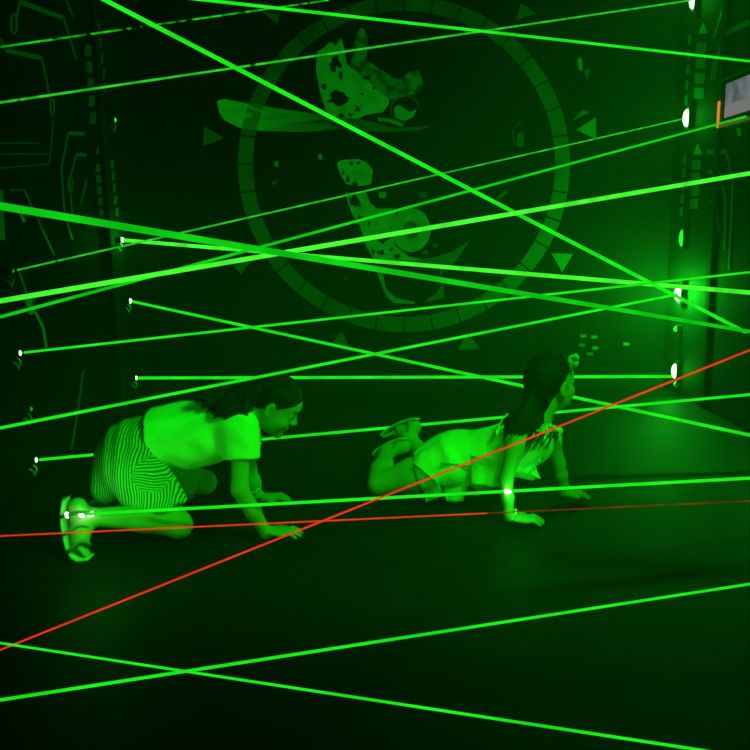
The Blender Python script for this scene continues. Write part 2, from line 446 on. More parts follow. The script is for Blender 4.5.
def ring(f, cx, cy, rx, ry, ix, iy, m, parent, name, n=40, a0=0., a1=2*PI, nrm=None, eps=.003):
    Vo = []; full = abs(a1-a0-2*PI) < 1e-6; nn = n if full else n+1
    for k in range(nn):
        a = a0+(a1-a0)*k/n; c, s = math.cos(a), math.sin(a)
        Vo += [f(cx+rx*c, cy+ry*s), f(cx+ix*c, cy+iy*s)]
    Vo = np.array(Vo); nr = nrm if nrm is not None else (np.array([1., 0, 0]) if abs(Vo[0][0]-XL) < .01 else np.array([-1., 0, 0]) if abs(Vo[0][0]-XR) < .01 else np.array([0, -1., 0]))
    V = np.concatenate([Vo+nr*.0005, Vo+nr*eps]); o = 2*nn; Fc = []
    for k in range(n):
        a, b = 2*k, 2*((k+1) % nn)
        Fc += [(a, b, b+1, a+1), (o+a, o+a+1, o+b+1, o+b), (a, o+a, o+b, b), (a+1, b+1, o+b+1, o+a+1)]
    if not full:
        Fc += [(0, 1, o+1, o), (2*n, o+2*n, o+2*n+1, 2*n+1)]
    return mesh(name, V, Fc, m, parent)
loop_poly(PLl, 13.5, 24, 3.6, 11, M_DIM, WL); loop_poly(PLl, 52, 107, 2.8, 9, M_DIM, WL); loop_poly(PLl, 70, 184, 3, 10, M_DIM2, WL)
# ladders of squares with arrow heads, both side walls
for k in range(5):
    for (x, y, w, h, m, pl, par) in [(702-k*.8, 48+k*15, 10, 11, M_DIM, PLr, WR), (697-k*.9, 165+k*13, 9, 10, M_DIM, PLr, WR),
                                     (100+k*.8, 168+k*11.2, 9, 8, M_DIM2, PLl, WL), (88+k*1.2, 50+k*17, 6, 11, M_DIM2, PLl, WL)]:
        if k == 4 and pl == PLr: continue
        wall_poly('ladder_square', pl, [(x-w/2, y-h/2), (x+w/2, y-h/2), (x+w/2-.5, y+h/2), (x-w/2-.5, y+h/2)], m, par)
    for (x, y, w, h, m, pl, par) in [(690-k*.9, 40+k*15, 2.5, 10, M_DIM, PLr, WR), (685-k*.8, 160+k*13, 2.5, 9, M_DIM2, PLr, WR),
                                     (112+k*1.2, 164+k*12, 2.6, 9, M_DIM, PLl, WL), (99+k*1.6, 28+k*15, 2, 10, M_DIM2, PLl, WL)]:
        wall_poly('ladder_dash', pl, [(x-w/2, y-h/2), (x+w/2, y-h/2), (x+w/2-.5, y+h/2), (x-w/2-.5, y+h/2)], m, par)
for (x, y, w, h, m, pl, par) in [(703.5, 28, 9, 11, M_MID, PLr, WR), (698, 149, 9, 11, M_MID, PLr, WR), (98.5, 149, 7, 10, M_DIM, PLl, WL)]:
    wall_poly('arrow_head', pl, [(x, y-h/2), (x+w/2, y+h/2), (x-w/2, y+h/2)], m, par)
for pts, w, m in [([(726, 0), (714, 38)], 2, M_DIM), ([(724, 34), (750, 22)], 5, M_DIM), ([(724, 34), (715, 66), (713, 80)], 2.4, M_DIM), ([(715, 62), (713, 80)], 5, M_DIM),
                  ([(707, 152), (727, 152)], 5, M_DIM), ([(727, 152), (733, 180), (732, 215), (729, 270)], 1.8, M_DIM2), ([(708, 172), (720, 172)], 4, M_DIM2),
                  ([(720, 172), (726, 200), (725, 250)], 1.8, M_DIM2), ([(709, 201), (716, 203), (719, 232)], 2, M_DIM2), ([(739, 128), (740, 136)], 4, M_DIM)]:
    circuit(PLr, pts, w, m, WR)

# ------------------------------------------------------------------ mural on the back wall
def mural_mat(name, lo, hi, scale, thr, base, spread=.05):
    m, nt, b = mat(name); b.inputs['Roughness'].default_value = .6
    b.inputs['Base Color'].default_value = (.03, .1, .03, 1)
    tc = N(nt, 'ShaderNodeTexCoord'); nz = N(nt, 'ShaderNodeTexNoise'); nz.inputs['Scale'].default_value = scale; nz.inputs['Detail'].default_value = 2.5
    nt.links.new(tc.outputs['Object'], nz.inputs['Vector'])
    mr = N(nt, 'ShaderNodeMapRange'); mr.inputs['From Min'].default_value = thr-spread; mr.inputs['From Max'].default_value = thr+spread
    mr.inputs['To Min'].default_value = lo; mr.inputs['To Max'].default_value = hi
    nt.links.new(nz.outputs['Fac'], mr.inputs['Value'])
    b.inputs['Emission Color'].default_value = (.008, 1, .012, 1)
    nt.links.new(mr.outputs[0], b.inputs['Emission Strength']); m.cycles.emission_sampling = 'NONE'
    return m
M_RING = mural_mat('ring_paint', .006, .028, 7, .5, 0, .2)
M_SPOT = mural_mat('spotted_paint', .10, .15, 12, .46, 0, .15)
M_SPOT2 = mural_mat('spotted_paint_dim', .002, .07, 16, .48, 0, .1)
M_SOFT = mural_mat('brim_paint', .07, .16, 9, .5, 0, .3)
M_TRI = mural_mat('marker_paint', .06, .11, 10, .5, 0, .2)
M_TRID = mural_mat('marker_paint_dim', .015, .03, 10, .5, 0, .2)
M_BLACK = simple('mural_black', (.006, .008, .006), .7, .1)
MU = thing('wall_mural', P(405, 330, YB), 'large faded mural of a spotted figure inside a round gauge ring on the back wall', 'mural')
fb = lambda x, y: P(x, y, YB)
ngap = 36
for k in range(ngap):
    a0 = 2*PI*k/ngap+.005; a1 = 2*PI*(k+1)/ngap-.005
    ring(fb, 404, 164, 166, 168, 151, 153, M_RING, MU, 'ring_segment', 5, a0, a1)
def poly(name, pts, m, eps=.003): return wall_poly(name, PLb, pts, m, MU, eps)
poly('face_patch', [(317, 52), (325, 47), (330, 42), (336, 46), (341, 38), (344, 47), (347, 64), (352, 69), (372, 69), (380, 72), (388, 84), (389, 104), (383, 112), (366, 115), (357, 119), (344, 118), (330, 116), (325, 108), (320, 92), (316, 70)], M_SPOT)
poly('face_shadow', [(350, 66), (356, 35), (362, 27), (368, 36), (366, 60), (378, 68), (398, 80), (410, 72), (418, 70), (424, 84), (420, 92), (408, 96), (390, 100)], M_SPOT2, .004)
poly('eyelid', [(378, 117), (392, 119), (404, 124), (402, 127), (388, 122), (378, 121)], M_TRI, .005)
poly('eyeball', [(394, 108), (399, 105), (410, 112), (417, 109), (413, 117), (405, 121), (395, 118)], M_SOFT, .005)
ring(fb, 405, 111, 15, 16, 13.6, 14.6, M_TRID, MU, 'eye_socket', 24, PI*.9, PI*1.9, eps=.005)
m_b, nt_b, b_b = mat('brim_fade'); b_b.inputs['Base Color'].default_value = (.02, .06, .02, 1)
_tc = N(nt_b, 'ShaderNodeTexCoord'); _sx = N(nt_b, 'ShaderNodeSeparateXYZ'); nt_b.links.new(_tc.outputs['Object'], _sx.inputs[0])
_nz = N(nt_b, 'ShaderNodeTexNoise'); _nz.inputs['Scale'].default_value = 6; _mp = N(nt_b, 'ShaderNodeMapping'); _mp.inputs['Scale'].default_value = (.6, 1, 5)
nt_b.links.new(_tc.outputs['Object'], _mp.inputs[0]); nt_b.links.new(_mp.outputs[0], _nz.inputs['Vector'])
_ad = N(nt_b, 'ShaderNodeMath', operation='MULTIPLY_ADD'); _ad.inputs[1].default_value = .7; nt_b.links.new(_nz.outputs['Fac'], _ad.inputs[0]); nt_b.links.new(_sx.outputs['X'], _ad.inputs[2])
_mr = N(nt_b, 'ShaderNodeMapRange'); _mr.inputs['From Min'].default_value = -.50; _mr.inputs['From Max'].default_value = .12; _mr.inputs['To Min'].default_value = .17; _mr.inputs['To Max'].default_value = .008
nt_b.links.new(_ad.outputs[0], _mr.inputs['Value']); b_b.inputs['Emission Color'].default_value = (.008, 1, .012, 1); nt_b.links.new(_mr.outputs[0], b_b.inputs['Emission Strength']); m_b.cycles.emission_sampling = 'NONE'
def spot(x, y, rx, ry, seed):
    g = np.random.default_rng(seed); n = 14; f = 1+.28*g.normal(size=n); poly('dark_spot', [(x+rx*f[i]*math.cos(2*PI*i/n), y+ry*f[i]*math.sin(2*PI*i/n)) for i in range(n)], M_BLACK, .0065)
for q in ((335, 64, 5, 9), (338, 98, 9, 6.5), (324, 87, 2.6, 3), (341, 76, 2, 5), (367, 78, 5, 2), (358, 109, 3, 2.5), (342, 116, 2.5, 2), (350, 115, 2.5, 1.8), (362, 94, 2, 1.4), (374, 88, 1.6, 1.6),
          (348, 179, 2.4, 3.6), (355, 183, 2.6, 2.6), (351, 164, 1.8, 1.8), (358, 163, 2, 1.6), (343, 172, 1.6, 2.4), (354, 202, 4.5, 6.5), (384, 237, 6, 5.5), (381, 253, 4, 2.5), (397, 256, 3, 2.5), (369, 224, 1.4, 2.6), (361, 217, 3, 1.4), (373, 252, 1.6, 2.4), (391, 249, 1.6, 1.8)):
    spot(*q, int(q[0]*7+q[1]))
poly('hat_brim', [(217, 101), (224, 99), (245, 103), (275, 108), (310, 113), (330, 117), (345, 121), (330, 124), (345, 129), (320, 131), (300, 132), (262, 131), (240, 128), (224, 120), (219, 112)], m_b)
poly('brim_shadow', [(330, 117), (360, 119), (395, 128), (418, 127), (432, 126), (420, 130), (390, 132), (350, 131)], M_TRID, .004)
poly('neck_patch', [(337, 163), (342, 160), (358, 159), (366, 162), (373, 170), (371, 184), (362, 186), (346, 184), (340, 174)], M_SPOT)
poly('body_patch', [(345, 193), (366, 191), (370, 203), (378, 209), (392, 208), (396, 214), (391, 228), (395, 245), (410, 257), (440, 262), (436, 266), (400, 265), (376, 263), (366, 246), (360, 226), (352, 214)], M_SPOT)
ring(fb, 411, 230, 19.5, 22, 8, 9, M_SOFT, MU, 'round_disc', 40, eps=.006)
poly('disc_core', [(403+8*math.cos(a)+8, 230+9*math.sin(a)) for a in np.linspace(0, 2*PI, 20, endpoint=False)], M_TRID, .004)
poly('lower_outline', [(376, 270), (382, 270), (386, 288), (396, 298), (415, 302), (415, 304), (394, 303), (386, 296)], M_TRI)
poly('lower_outline', [(424, 301), (436, 294), (440, 286), (444, 285), (444, 298), (432, 301)], M_TRID)
poly('coat_fold', [(400, 262), (430, 258), (452, 252), (470, 240), (455, 262), (440, 275), (440, 268)], M_TRID)
for pts, m in [([(576, 130), (596, 117), (596, 139)], M_TRI), ([(551, 253), (573, 254), (562, 272)], M_TRI), ([(204, 126), (224, 138), (203, 146)], M_TRID),
               ([(231, 262), (252, 260), (241, 275)], M_TRID), ([(342, 331), (330, 345), (351, 350)], M_TRID), ([(458, 350), (467, 332), (480, 349)], M_TRID),
               ([(262, 12), (280, 14), (277, 24)], M_TRID), ([(516, 20), (521, 3), (536, 14)], M_TRID), ([(571, 122), (582, 110), (590, 112)], M_TRID)]:
    poly('triangle_marker', pts, m)
for pts, m in [([(577, 60), (581, 56), (583, 70), (579, 71)], M_TRI), ([(584, 72), (590, 68), (587, 80)], M_TRID), ([(517, 134), (523, 132), (524, 146), (517, 147)], M_TRID), ([(496, 198), (506, 190), (508, 192), (499, 200)], M_TRID),
               ([(274, 162), (279, 161), (278, 167), (274, 166)], M_TRI), ([(318, 155), (321, 153), (323, 159), (319, 160)], M_TRI), ([(271, 182), (277, 180), (275, 186)], M_TRID), ([(379, 192), (386, 192), (386, 198), (379, 198)], M_TRI),
               ([(419, 192), (428, 192), (426, 197), (420, 198)], M_TRID), ([(422, 252), (428, 250), (428, 254), (423, 254)], M_TRID), ([(432, 246), (437, 243), (437, 248)], M_TRID), ([(343, 277), (347, 276), (346, 281)], M_TRID)]:
    poly('paint_or_glint_fleck', pts, m)
ring(fb, 525, 135, 13, 14, 12, 13, M_TRID, MU, 'paint_arc', 16, PI*.8, PI*1.45)
for x, y, m in [(583, 336, M_TRID), (594, 337, M_TRID), (582, 345, M_DIM2), (595, 348, M_TRID), (626, 344, M_TRID), (590, 354, M_DIM2)]:
    poly('paint_or_glint_fleck', [(x-3, y-1.5), (x+3, y-1.5), (x+3, y+1.5), (x-3, y+1.5)], m)  # emitter reflections on the back wall, put in as glowing flecks

# ------------------------------------------------------------------ monitor on the right wall
def screen_mat():
    m, nt, b = mat('monitor_image'); nt.nodes.remove(b)
    tc = N(nt, 'ShaderNodeTexCoord'); nz = N(nt, 'ShaderNodeTexNoise'); nz.inputs['Scale'].default_value = 9; nz.inputs['Detail'].default_value = 3
    nt.links.new(tc.outputs['Object'], nz.inputs['Vector'])
    sx = N(nt, 'ShaderNodeSeparateXYZ'); nt.links.new(tc.outputs['Object'], sx.inputs[0])
    r = N(nt, 'ShaderNodeValToRGB'); e = r.color_ramp.elements
    e[0].position = .33; e[0].color = (.06, .068, .07, 1); e[1].position = .7; e[1].color = (.19, .2, .25, 1)
    nt.links.new(nz.outputs['Fac'], r.inputs[0])
    r2 = N(nt, 'ShaderNodeMapRange'); r2.inputs['From Min'].default_value = 1.655; r2.inputs['From Max'].default_value = 1.645
    nt.links.new(sx.outputs['Z'], r2.inputs['Value'])
    mx = N(nt, 'ShaderNodeMix', data_type='RGBA'); mx.inputs[7].default_value = (.19, .17, .18, 1)
    nt.links.new(r2.outputs[0], mx.inputs[0]); nt.links.new(r.outputs[0], mx.inputs[6])
    em = N(nt, 'ShaderNodeEmission'); em.inputs['Strength'].default_value = 1.; nt.links.new(mx.outputs[2], em.inputs[0])
    nt.links.new(em.outputs[0], nt.nodes['Material Output'].inputs[0]); m.cycles.emission_sampling = 'NONE'
    return m
XM = XR-.07
a = PX(720, 80, XM); b = PX(721, 127, XM); ym1 = max(a[1], b[1]); zm0, zm1 = 1.575, 1.83
z_lo, z_hi = b[2], a[2]
W = .58
MO = thing('wall_monitor', (XR, ym1-W/2, z_lo), 'small wall monitor showing a grey picture, orange strip along its frame', 'monitor')
box('bezel', (XM, ym1-W, z_lo), (XR-.02, ym1, z_hi), M_HOUSE, MO, .004)
box('wall_bracket', (XR-.025, ym1-W*.6, z_lo+.05), (XR, ym1-W*.4, z_hi-.05), M_HOUSE, MO)
box('screen', (XM-.003, ym1-W+.035, z_lo+.04), (XM+.002, ym1-.085, z_hi-.035), screen_mat(), MO)
M_ORG = glow('lit_orange_edge', (1., .3, .05), .75); M_ORG.cycles.emission_sampling = 'NONE'  # monitor light on the orange-painted edge, put in as emission
M_ORD = glow('lit_orange_edge_dim', (1., .35, .12), .12); M_ORD.cycles.emission_sampling = 'NONE'  # dimmer light on the lower strip, also emission
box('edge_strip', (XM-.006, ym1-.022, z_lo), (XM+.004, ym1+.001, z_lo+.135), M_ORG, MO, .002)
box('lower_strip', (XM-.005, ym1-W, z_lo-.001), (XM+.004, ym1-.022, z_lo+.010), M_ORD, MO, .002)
box('frame_edge', (XM-.004, ym1-W, z_hi-.012), (XM+.003, ym1, z_hi+.001), M_DIM2, MO, .002)
box('frame_edge', (XM-.004, ym1-.02, z_lo+.135), (XM+.003, ym1+.001, z_hi-.012), M_DIM2, MO, .002)

# ------------------------------------------------------------------ laser emitters
LIGHTS = []
def emitter(px, py, side, label, lens=(.012, .012), m=M_LENS, power=0., cable=True, at=None, group='laser emitters'):
    X = XR if side > 0 else XL
    c = PX(px, py, X - side*.035) if at is None else np.array(at)
    inw = np.array([-side, 0, 0])
    t = thing('laser_emitter', (X, c[1], c[2]), label, 'laser emitter', group)
    w, h = max(lens[0]*1.25, .013), max(lens[1]*1.3, .016)
    box('housing', (min(X, c[0]-inw[0]*.0), c[1]-w, c[2]-h), (max(X, c[0]), c[1]+w, c[2]+h), M_HOUSE, t, .003)
    mesh('lens', *ell_vf(c, [(lens[0]*1.05, 0, 0), (0, lens[0], 0), (0, 0, lens[1])]), m, t, True)  # right-hand lenses drawn large so the shape holds their glare
    if cable:
        z0 = c[2]-h
        pts = [c+[-inw[0]*.02, 0, -h], c+[inw[0]*.0, -.012, -h-.012], c+[inw[0]*.012, -.03, -h-.018], c+[inw[0]*.005, -.035, -h-.04], c+[-inw[0]*.005, -.015, -h-.05], c+[-inw[0]*.015, -.01, -h-.03], c+[-inw[0]*.03, -.01, -h-.02]]
        mesh('cable', *tube_vf(spline(pts, 22), .0035, 6), M_CABLE, t, True)
    if power: LIGHTS.append((c+inw*.03, power))
    return c
E_ = {}
E_['r1'] = emitter(693, 0, 1, 'bright glowing laser emitter at the very top of the right column', (.02, .05), M_LENS, 5., False)
E_['r2'] = emitter(687, 118, 1, 'glowing laser emitter on the right column left of the wall monitor', (.022, .05), M_LENS, 7., False)
E_['r3'] = emitter(682, 238, 1, 'dim green oval laser emitter with no beam, under the lit square ladder', (.017, .05), M_LENSD, 0., False)
E_['r4'] = emitter(679, 294, 1, 'brightest laser emitter in a wide halo, middle of the right column', (.026, .045), M_LENS, 85., False)
E_['r5'] = emitter(676, 329, 1, 'small round laser emitter between two bright ones low on the right column', (.014, .018), M_LENSD, .8, False)
E_['r6'] = emitter(675, 371, 1, 'lowest laser emitter on the right column, just above the floor', (.02, .045), M_LENS, 6.)
E_['l0'] = emitter(115, 120, -1, 'tiny faint laser emitter highest on the far left column', (.008, .012), M_LENSD, 0.)
E_['l1'] = emitter(122, 240, -1, 'glowing laser emitter on the far left column with a small halo', (.014, .014), M_LENS, 5.)
E_['l2'] = emitter(130, 301, -1, 'laser emitter on the far left column sending its beam down across the room', (.012, .014), M_LENS, .2)
E_['l3'] = emitter(136, 378, -1, 'lowest laser emitter on the far left column, its beam level with the floor', (.009, .012), M_LENS, .1)
E_['n1'] = emitter(13, 271, -1, 'dark laser emitter with a curled cable, highest on the near left column', (.006, .006), M_LENSX, 0.)
E_['n2'] = emitter(20, 353, -1, 'lit laser emitter with dangling cable halfway down the near left column', (.007, .010), M_LENS, .05)
E_['n3'] = emitter(31, 409, -1, 'unlit laser emitter between two lit ones on the near left column', (.007, .009), M_LENSX, 0.)
E_['n4'] = emitter(36, 460, -1, 'lowest lit laser emitter near the floor on the near left column', (.007, .010), M_LENS, .05)

# ------------------------------------------------------------------ laser beams
BM = {'std': beam_mat('green_beam', G, 1.0, 0, 6, .75), 'soft': beam_mat('green_beam_soft', (.006, .9, .01), .8, 0, 5, .7),
      'hot': beam_mat('green_beam_hot', (.06, 1., .03), 1.3, 0, 9, .65), 'dash': beam_mat('green_beam_broken', G, .8, .47, 14, .25),
      'thin': beam_mat('green_beam_thin', (.03, .9, .03), .8, .36, 16, .5),
      'red': beam_mat('red_beam', (1., .035, .01), .95, 0, 6, .75), 'redf': beam_mat('red_beam_faint', (1., .09, .01), .26, .44, 12, .3),
      'rmix': beam_mat('red_beam_dull', (1., .06, .012), .8, 0, 8, .6)}
BEAMS = {}
def clampline(A, B, ends):
    """extend the segment to the room's surfaces at the ends asked for"""
    d = unit(B-A)
    def go(p, v):
        ts = []
        for i, (l, h) in enumerate(((XL, XR), (YF, YB), (0, ZC))):
            if abs(v[i]) > 1e-9: ts.append(((h if v[i] > 0 else l)-p[i])/v[i])
        return p+v*min(t for t in ts if t > 0)
    A = go(A, -d) if 'a' in ends else A; B = go(B, d) if 'b' in ends else B
    return A + d*.016, (B - d*.016)
def beam(key, A, B, r, mk, label, ends='', rb=None, cat='laser beam', group='green laser beams'):
    A, B = np.array(A, float), np.array(B, float)
    A, B = clampline(A, B, ends)
    n = 2
    me = bpy.data.meshes.new('laser_ray'); rb = r if rb is None else rb
    V, Fc = tube_vf([A + (B-A)*i/n for i in range(n+1)], [r+(rb-r)*i/n for i in range(n+1)], 10)
    me.from_pydata([tuple(v-A) for v in V], [], Fc); me.update(); me.polygons.foreach_set('use_smooth', [True]*len(me.polygons))
    o = bpy.data.objects.new('laser_ray', me); me.materials.append(BM[mk]); o.location = A; COL.objects.link(o)
    tag(o, label, cat, group); BEAMS[key] = (A, B, o); return o
r_ = .0052
beam('b1', P(0, 47, 3.2), P(330, 0, 4.9), .0040, 'dash', 'thin broken green laser beam rising across the upper left corner', 'a')
beam('b2', PX(-30, 107, XL), E_['r1'], .0046, 'thin', 'thin green laser beam rising to the topmost emitter at right', '')
beam('b3', P(205, 0, 2.9), PX(785, 65.2, XR), .0052, 'std', 'green laser beam falling gently across the top of the mural', 'a')
beam('b4', P(105, 0, 2.6), PX(747, 333, XR), .0060, 'std', 'steep green laser beam falling from upper left past the brightest emitter', 'a', rb=.0088)
beam('b5', P(0, 206, 1.6), PX(785, 337.5, XR), .0078, 'soft', 'thickest green laser beam, falling from left edge across the lower mural', 'a')
beam('b6', P(0, 301, 2.1), PX(775, 169, XR), .0062, 'hot', 'bright whitish green beam rising from left edge to the right under the monitor', 'a', rb=.0098)
beam('b7', P(0, 317, 2.5), PX(748, 116, XR-.075), .0052, 'soft', 'dull green beam rising from left edge to the monitor screen', 'a')
beam('b8', E_['n1'], E_['r2'], .0040, 'thin', 'thin green beam between the highest near left emitter and the emitter beside the monitor')
beam('b9', E_['l1'], PX(785, 295.5, XR), .0105, 'hot', 'green laser beam falling slightly from the haloed far left emitter to the right')
beam('b10', E_['l2'], PX(800, 446, XR), .0078, 'std', 'green laser beam falling from far left, passing behind the head of the long-haired girl')
beam('b11', E_['n2'], PX(785, 268.3, XR), .0052, 'std', 'fine green laser beam rising from the halfway near left emitter to the right wall')
beam('b12', P(0, 428, 2.0), E_['r4'], .0034, 'std', 'green laser beam rising over the crouching girl to the brightest emitter', 'a', rb=.0076)
beam('b13', E_['l3'], PX(675, 376.5, XR-.03), .0095, 'std', 'level green laser beam between the two lowest far emitters')
beam('b14', E_['n4'], PX(800, 390, XR), .0062, 'std', 'low green laser beam passing behind both girls')
beam('b17', P(0, 650, 1.75), P(750, 350, 2.6), .0021, 'red', 'long red laser beam rising steeply in front of both girls', 'ab', group='red laser beams', rb=.0034)
beam('b16', P(0, 536, 2.35), P(492, 513, 2.45), .0023, 'red', 'nearly level red laser beam low in front of the crouching girl', 'a', group='red laser beams')
_A, _B, _o = BEAMS['b16']; _B = _B-.03*unit(_B-_A)
beam('b16f', _B, _B+(_B-_A)*.4, .0022, 'redf', 'faint broken red beam low in front of the hands of the long-haired girl', 'b', group='red laser beams')
beam('b18', PZ(0, 700, .14), PZ(750, 584, .14), .0034, 'std', 'green laser beam rising across the empty foreground floor', 'ab')
beam('b19', PZ(0, 643, .12), PZ(700, 750, .12), .0028, 'std', 'green laser beam falling across the foreground floor to the bottom edge', 'ab')
#@@PEOPLE
# ------------------------------------------------------------------ the crouching girl (left)
LAT = np.array([0, 1., 0])
def person(base, label):
    return thing('person', base, label, 'person', None)
NB = np.array([0, 1., 0])
PL = person(PZ(160, 530), 'person in pale boxy shirt and striped shorts crouching on hands and knees, head bowed')
hipN, hipF = P(130, 466, 2.70), P(134, 462, 2.90)
kneN, kneF = P(177, 524, 2.64), P(203, 482, 3.01)
ankN, ankF = P(90, 517, 2.55), P(112, 500, 3.02)
shN, shF = P(241, 431, 2.68), P(243, 424, 2.93)
elN, elF = P(240, 490, 2.60), P(249, 468, 3.00)
wrN, wrF = P(266, 533, 2.63), P(258, 496, 2.99)
pel, wai, che = P(128, 458, 2.80), P(172, 436, 2.80), P(220, 424, 2.80)
upb = P(238, 419, 2.805); neckb = P(246, 410, 2.81)
hc = P(275, 405, 2.82); hf, hu = unit((.83, .02, -.56)), (.56, 0, .83)
TA = unit(upb-pel); TD = unit(np.cross(TA, [0, 1., 0])); TD = TD if TD[2] > 0 else -TD
B = Field((-1.12, 2.36, -.01), (-.22, 3.2, .68), .0034)
B.op(ell(pel, [TA, LAT, TD], (.105, .125, .098)))
B.op(cone(pel, wai, .090, .075, LAT, .78), .05)
B.op(cone(wai, che, .072, .080, LAT, .72), .05)
B.op(ell(P(222, 424, 2.805), [TA, LAT, TD], (.10, .120, .075)), .05)
for s_, e_, w_ in ((shN, elN, wrN), (shF, elF, wrF)):
    B.op(ell(s_, np.eye(3), (.040, .040, .042)), .04)
    chain(B, [s_, e_, .5*e_+.5*w_ + np.array([0, 0, 0]), w_], [.035, .0285, .0275, .0195], .03, .015)
for h_, k_, a_ in ((hipN, kneN, ankN), (hipF, kneF, ankF)):
    chain(B, [h_, .5*h_+.5*k_, k_], [.070, .062, .047], .03, .02)
    cf = .62*k_+.38*a_ + np.array([0, 0, .012])
    chain(B, [k_, cf, a_], [.045, .047, .029], .012, .025)
B.op(ell(kneN+[.012, 0, -.006], np.eye(3), (.040, .036, .042)), .02)
B.op(ell(kneF+[.012, 0, -.004], np.eye(3), (.040, .036, .040)), .02)
# feet: toes tucked, heel up
heN, baN, toN = P(77, 506, 2.55), P(77, 543, 2.51), P(88, 553, 2.50)
B.op(ell(heN+[.006, 0, -.006], np.eye(3), (.026, .027, .030)), .02); chain(B, [heN, baN+[.008, 0, 0]], [.026, .028], .015)
B.op(cone(ankN, baN+[.012, 0, .01], .028, .024), .02)
for i in range(5):
    o_ = (i-2)*.0125*np.array([-.15, 1, 0]); B.op(cone(baN+o_+[.008, 0, 0], toN+o_*1.05+[.004-abs(i-1)*.004, 0, 0], .0105, .0085), .004)
fF = ankF+np.array([-.05, 0, -.05]); B.op(cone(ankF, fF, .028, .027), .02); B.op(cone(fF, fF+[.005, 0, -.06], .027, .022), .02)
# hands
_z = np.array([0, 0, 1.])
hw = wrN.copy(); hw[2] = max(.030, hw[2])
B.op(cone(wrN, hw, .0195, .018), .012)
add_hand(B, hw, np.array([.985, .02, -.10]), _z, 1, curl=.1, spread=.34)
hw2 = wrF.copy(); hw2[2] = .032
B.op(cone(wrF, hw2, .019, .018), .012)
add_hand(B, hw2, np.array([.98, .08, -.10]), _z, -1, curl=.1)
# neck, head
B.op(cone(neckb, hc - .035*hf - .055*unit(hu), .043, .041), .035)
f_, r_2, u_, L_ = add_head(B, hc, hf, hu, .02)
V, Fs = B.surface(2); mi = face_paint(V, Fs, hc, f_, r_2, u_)
np_mesh('body', V, Fs, [M_SKIN, M_EYE, M_LIP, M_BROW], PL, mi)
del B
# shirt
S = Field((-.90, 2.50, .10), (-.25, 3.12, .62), .0045)
hemT, hemB = P(147, 404, 2.8), P(168, 473, 2.8); hemC = .5*(hemT+hemB); chC = P(226, 425, 2.8)
hdir = unit(np.cross(unit(hemB-hemT), LAT)); hdir = hdir if hdir[0] < 0 else -hdir
S.op(cone(hemC - .10*unit(chC-hemC), chC, .122, .104, LAT, .76))
S.op(ell(P(205, 441, 2.8), [TA, LAT, TD], (.12, .13, .080)), .05)
S.op(ell(P(236, 419, 2.8), [TA, LAT, TD], (.07, .135, .085)), .05)
for s_, e_, sd in ((shN, elN, -1), (shF, elF, 1)):
    d_ = unit((e_-s_)*np.array([.6, .5, 1])); S.op(cone(s_ + np.array([0, 0, .012]), s_+d_*.16, .064, .066), .035)
S.clip(hemC, hdir)
for s_, e_ in ((shN, elN), (shF, elF)):
    d_ = unit((e_-s_)*np.array([.6, .5, 1])); c_ = s_+d_*.095
    S.op((c_-.08 + np.array([0, 0, -.09]), c_+.08+np.array([0, 0, .0]), lambda X, c=c_, d=d_: np.maximum(-((X-c.astype(np.float32))@d.astype(np.float32)), np.linalg.norm(X-c.astype(np.float32), axis=-1)-.12)), .004, 'sub')
    S.op(cone(s_+d_*.05, s_+d_*.3, .057, .060), .004, 'sub')
S.op(cone(hemC+hdir*.2, hemC-hdir*.08, .114, .104, LAT, .76), .006, 'sub')
S.op(cone(neckb + np.array([-.0, 0, .0]), neckb+unit(hc-.035*hf-.055*unit(hu)-neckb)*.2, .052, .06), .006, 'sub')
V, Fs = S.surface(2)
# soft cloth folds
nm = np.sin(V@np.array([38, 12, 55.])+2*np.sin(V@np.array([14, 9, -11.])))*np.sin(V@np.array([-17, 21, 30.])+1.)
ctr = hemC + np.clip((V-hemC)@TA, 0, .4)[:, None]*TA; V = V + .0045*nm[:, None]*((V-ctr)/np.linalg.norm(V-ctr, axis=1)[:, None])
np_mesh('shirt', V, Fs, [M_SHIRT], PL); del S
# striped shorts
S = Field((-1.08, 2.50, .06), (-.52, 3.16, .56), .0045)
S.op(ell(P(132, 455, 2.8), [TA, LAT, TD], (.128, .170, .122)))
S.op(cone(P(140, 448, 2.8), hemC + .05*TA, .098, .085, LAT, .72), .05)
S.op(cone(P(134, 468, 2.695), P(166, 516, 2.665), .108, .094), .04)
S.op(cone(P(137, 464, 2.90), P(205, 486, 2.985), .098, .084), .05)
S.op(ell(P(112, 478, 2.8), np.eye(3), (.065, .15, .085)), .04)
cutN = P(160, 505.5, 2.66); S_dirN = np.array([.12, .05, -1.])
cutF = P(193, 478, 2.985); dF = unit(kneF-hipF)
S.op((cutN-[.13, .12, .14], cutN+[.13, .16, .01], lambda X: np.maximum(-((X-cutN.astype(np.float32))@unit(S_dirN).astype(np.float32)), np.abs(X[..., 1]-2.66)-.17)), .004, 'sub')
S.op((cutF-[.0, .13, .14], cutF+[.16, .16, .14], lambda X: -((X-cutF.astype(np.float32))@dF.astype(np.float32))), .004, 'sub')
S.op(cone(.45*hipN+.55*kneN, kneN+(kneN-hipN)*.4, .066, .072), .004, 'sub')
S.op(cone(.5*hipF+.5*kneF, kneF+(kneF-hipF)*.4, .062, .064), .004, 'sub')
V, Fs = S.surface(2)
